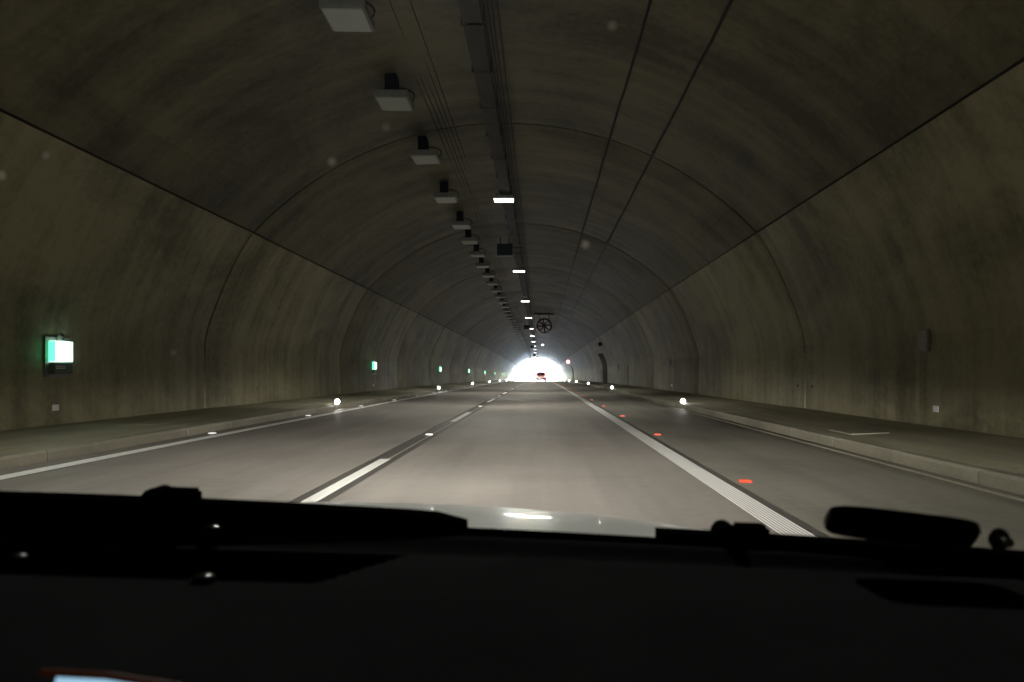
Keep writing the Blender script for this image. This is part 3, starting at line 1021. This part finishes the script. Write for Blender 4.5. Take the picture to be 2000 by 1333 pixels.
dome(-.450, 1.04, .016, .014, M['gloss'], 'light_sensor', dash)
dome(-.368, .838, .014, .008, M['gloss'], 'vent_knob', dash)
dome(-.615, .905, .009, .006, M['chrome2'], 'vent_knob', dash)
# display at the foot of the dash, only its upper corner reaches into view
mb = MB(); mb.box(c((-.283, .585, .829)), (.24, .012, .165), Matrix.Rotation(-.25, 3, 'X') @ Matrix.Rotation(.13, 3, 'Y'), bevel=.012)
mb.build('display_screen', M['screen'], dash)
mb = MB(); mb.tube([c((-.39, .60, .9255)), c((-.34, .602, .922)), c((-.28, .605, .911))], .003, 6); mb.build('display_trim', M['orange'], dash)

def beam_pattern(ld):
    """dipped beam: strong below the horizon, weak spill above it, fading to the sides"""
    ld.use_nodes = True
    nt = ld.node_tree; L = nt.links.new
    em = nt.nodes["Emission"]
    tc = nt.nodes.new("ShaderNodeTexCoord")
    sp = nt.nodes.new("ShaderNodeSeparateXYZ"); L(tc.outputs["Normal"], sp.inputs[0])
    el = nt.nodes.new("ShaderNodeMapRange"); el.inputs[1].default_value = -.6; el.inputs[2].default_value = .4
    L(sp.outputs["Y"], el.inputs[0])
    rv = nt.nodes.new("ShaderNodeValToRGB"); e = rv.color_ramp.elements
    # position = (y + .6) / 1.0
    e[0].position = 0.0; e[0].color = (.06, .06, .06, 1)
    e[1].position = 1.0; e[1].color = (BSP * .5,) * 3 + (1,)
    for p, v in ((.30, .07), (.44, .14), (.52, .36), (.56, .90), (.585, 1.0), (.605, .55), (.63, .12), (.66, BSP)):
        q = e.new(p); q.color = (v, v, v, 1)
    L(el.outputs[0], rv.inputs[0])
    ax = nt.nodes.new("ShaderNodeMath"); ax.operation = 'ABSOLUTE'; L(sp.outputs["X"], ax.inputs[0])
    rh = nt.nodes.new("ShaderNodeValToRGB"); e = rh.color_ramp.elements
    e[0].position = .05; e[0].color = (1, 1, 1, 1)
    e[1].position = .92; e[1].color = (.02, .02, .02, 1)
    q = e.new(.25); q.color = (.62,) * 3 + (1,)
    q = e.new(.40); q.color = (.36,) * 3 + (1,)
    q = e.new(.55); q.color = (.09,) * 3 + (1,)
    L(ax.outputs[0], rh.inputs[0])
    mu = nt.nodes.new("ShaderNodeMath"); mu.operation = 'MULTIPLY'
    L(rv.outputs[0], mu.inputs[0]); L(rh.outputs[0], mu.inputs[1])
    L(mu.outputs[0], em.inputs["Strength"])
BSP = .045
# shell of the car round the camera
for s in (-1, 1):
    xs = CX + s * .96
    MB().prism([(2.15, .32), (2.15, .58), (1.25, .78), (.9, .90), (-2.3, .94), (-2.4, .35)], 'x', xs - CX - .03, xs - CX + .03).build('side_panel', M['carwhite'], car)
    p0, p1 = ws_pt(CX + s * 1.03, 0), ws_pt(CX + s * 1.03, 1)
    MB().tube([c(p0), c([(a + b) / 2 for a, b in zip(p0, p1)]), c(p1), c((p1[0], -.6, p1[2] + .02)), c((p1[0], -1.9, p1[2] - .06)), c((p1[0] + s * .06, -2.4, .95))], .045, 8).build('pillar', M['dash'], car, smooth=True)
    hl = MB().box(c((CX + s * .68, 2.30, .58)), (.34, .14, .14), bevel=.04).build('headlight', M['headlens'], car)
    ld = bpy.data.lights.new('headlight_beam', 'SPOT')
    ld.energy = HEAD
    ld.color = (1.0, .94, .87)
    ld.spot_size = math.radians(150)
    ld.spot_blend = .6
    beam_pattern(ld)
    ld.shadow_soft_size = .06
    lo = bpy.data.objects.new('headlight_beam', ld)
    C.objects.link(lo); lo.parent = hl
    lo.location = c((CX + s * .68, 2.42, .60))
    lo.rotation_euler = (math.radians(90), 0, 0)
    for yy in (1.55, -1.45):
        wheel(car, s * .84, yy, .36, .23)
MB().box((0, -.85, 1.535), (1.62, 2.2, .04), bevel=.015).build('roof', M['carwhite'], car)
MB().box((0, -2.42, .72), (1.86, .08, .84), bevel=.03).build('tail_panel', M['carwhite'], car)
MB().box((0, -.2, .33), (1.84, 4.4, .06)).build('floor_pan', M['dash'], car)
MB().box((0, 2.33, .46), (1.80, .14, .36), bevel=.05).build('bumper', M['carwhite'], car)
MB().box((0, .95, .62), (1.84, .05, .56)).build('bulkhead', M['dash'], car)

# black tag stuck on the glass, and the clear sucker beside it
tg = MB(); tgo = []
def on_glass(X, t, push): return Vector(ws_pt(X, t, push))
us = [i / 12 for i in range(13)]
def tagf(w, inset):
    ring = []
    for k in range(32):
        a = 2 * math.pi * k / 32
        q = 5.0
        u = math.copysign(abs(math.cos(a)) ** (2 / q), math.cos(a)); v = math.copysign(abs(math.sin(a)) ** (2 / q), math.sin(a))
        ring.append((u * (1 - inset), v * (1 - inset * 3)))
    return ring
TX0, TX1, TT0, TT1 = .368, .545, .088, .150
def tpos(u, v, push):
    X = (TX0 + TX1) / 2 + u * (TX1 - TX0) / 2
    return on_glass(X, (TT0 + TT1) / 2 - .013 - .008 * u + v * (TT1 - TT0) / 2, push)
rows = []
for inset, push in ((0, -.003), (0, -.011), (.03, -.014)):
    rows.append([tg.bm.verts.new(tpos(u, v, push)) for u, v in tagf(0, inset)])
for a, b in zip(rows, rows[1:]):
    for k in range(32): tg.bm.faces.new((a[k], a[(k + 1) % 32], b[(k + 1) % 32], b[k]))
tg.bm.faces.new(rows[0][::-1]); tg.bm.faces.new(rows[-1])
tag(tg.build('toll_tag', M['black'], smooth=True), 'black rounded rectangular tag stuck low on the windscreen', 'toll tag')
sk = MB()
pc = on_glass(.572, .092, -.006)
sk.lathe([(.014, 0), (.011, -.004), (.005, -.008), (.004, -.016), (.006, -.02)], pc, 'y', 16)
M['sucker'] = pm('clear_plastic', (.05, .05, .047), .3, spec=.5, var=.1, vscale=(80, 80, 80))
tag(sk.build('suction_cup', M['sucker'], smooth=True), 'small clear suction cup on the windscreen beside the black tag', 'suction cup')

# daylight entrance: sampling guide for the sky at the mouth (adds no light of its own)
pd = bpy.data.lights.new('mouth_portal', 'AREA')
pd.shape = 'RECTANGLE'; pd.size = 17; pd.size_y = 9
pd.cycles.is_portal = True
po = bpy.data.objects.new('mouth_portal', pd)
C.objects.link(po)
po.location = (XC, Y_END + .4, zr(Y_END) + 4)
po.rotation_euler = (math.radians(-90), 0, 0)

# thin haze added to stand in for lens bloom round the mouth and lamps
hm_ = bpy.data.materials.new('bloom_haze'); hm_.use_nodes = True
hn = hm_.node_tree; hn.nodes.clear()
pv = hn.nodes.new("ShaderNodeVolumePrincipled")
pv.inputs["Color"].default_value = (.62, .79, 1.0, 1)
pv.inputs["Density"].default_value = HAZE
pv.inputs["Anisotropy"].default_value = .9
ho = hn.nodes.new("ShaderNodeOutputMaterial")
hn.links.new(pv.outputs[0], ho.inputs["Volume"])
hz = MB().box((0, 1240, 1.0), (4000, 2800, 18)).build('haze', hm_)
tag(hz, 'thin blue white haze added as lens bloom round the tunnel mouth and lamps', None, None, 'stuff')
S.cycles.volume_bounces = 0
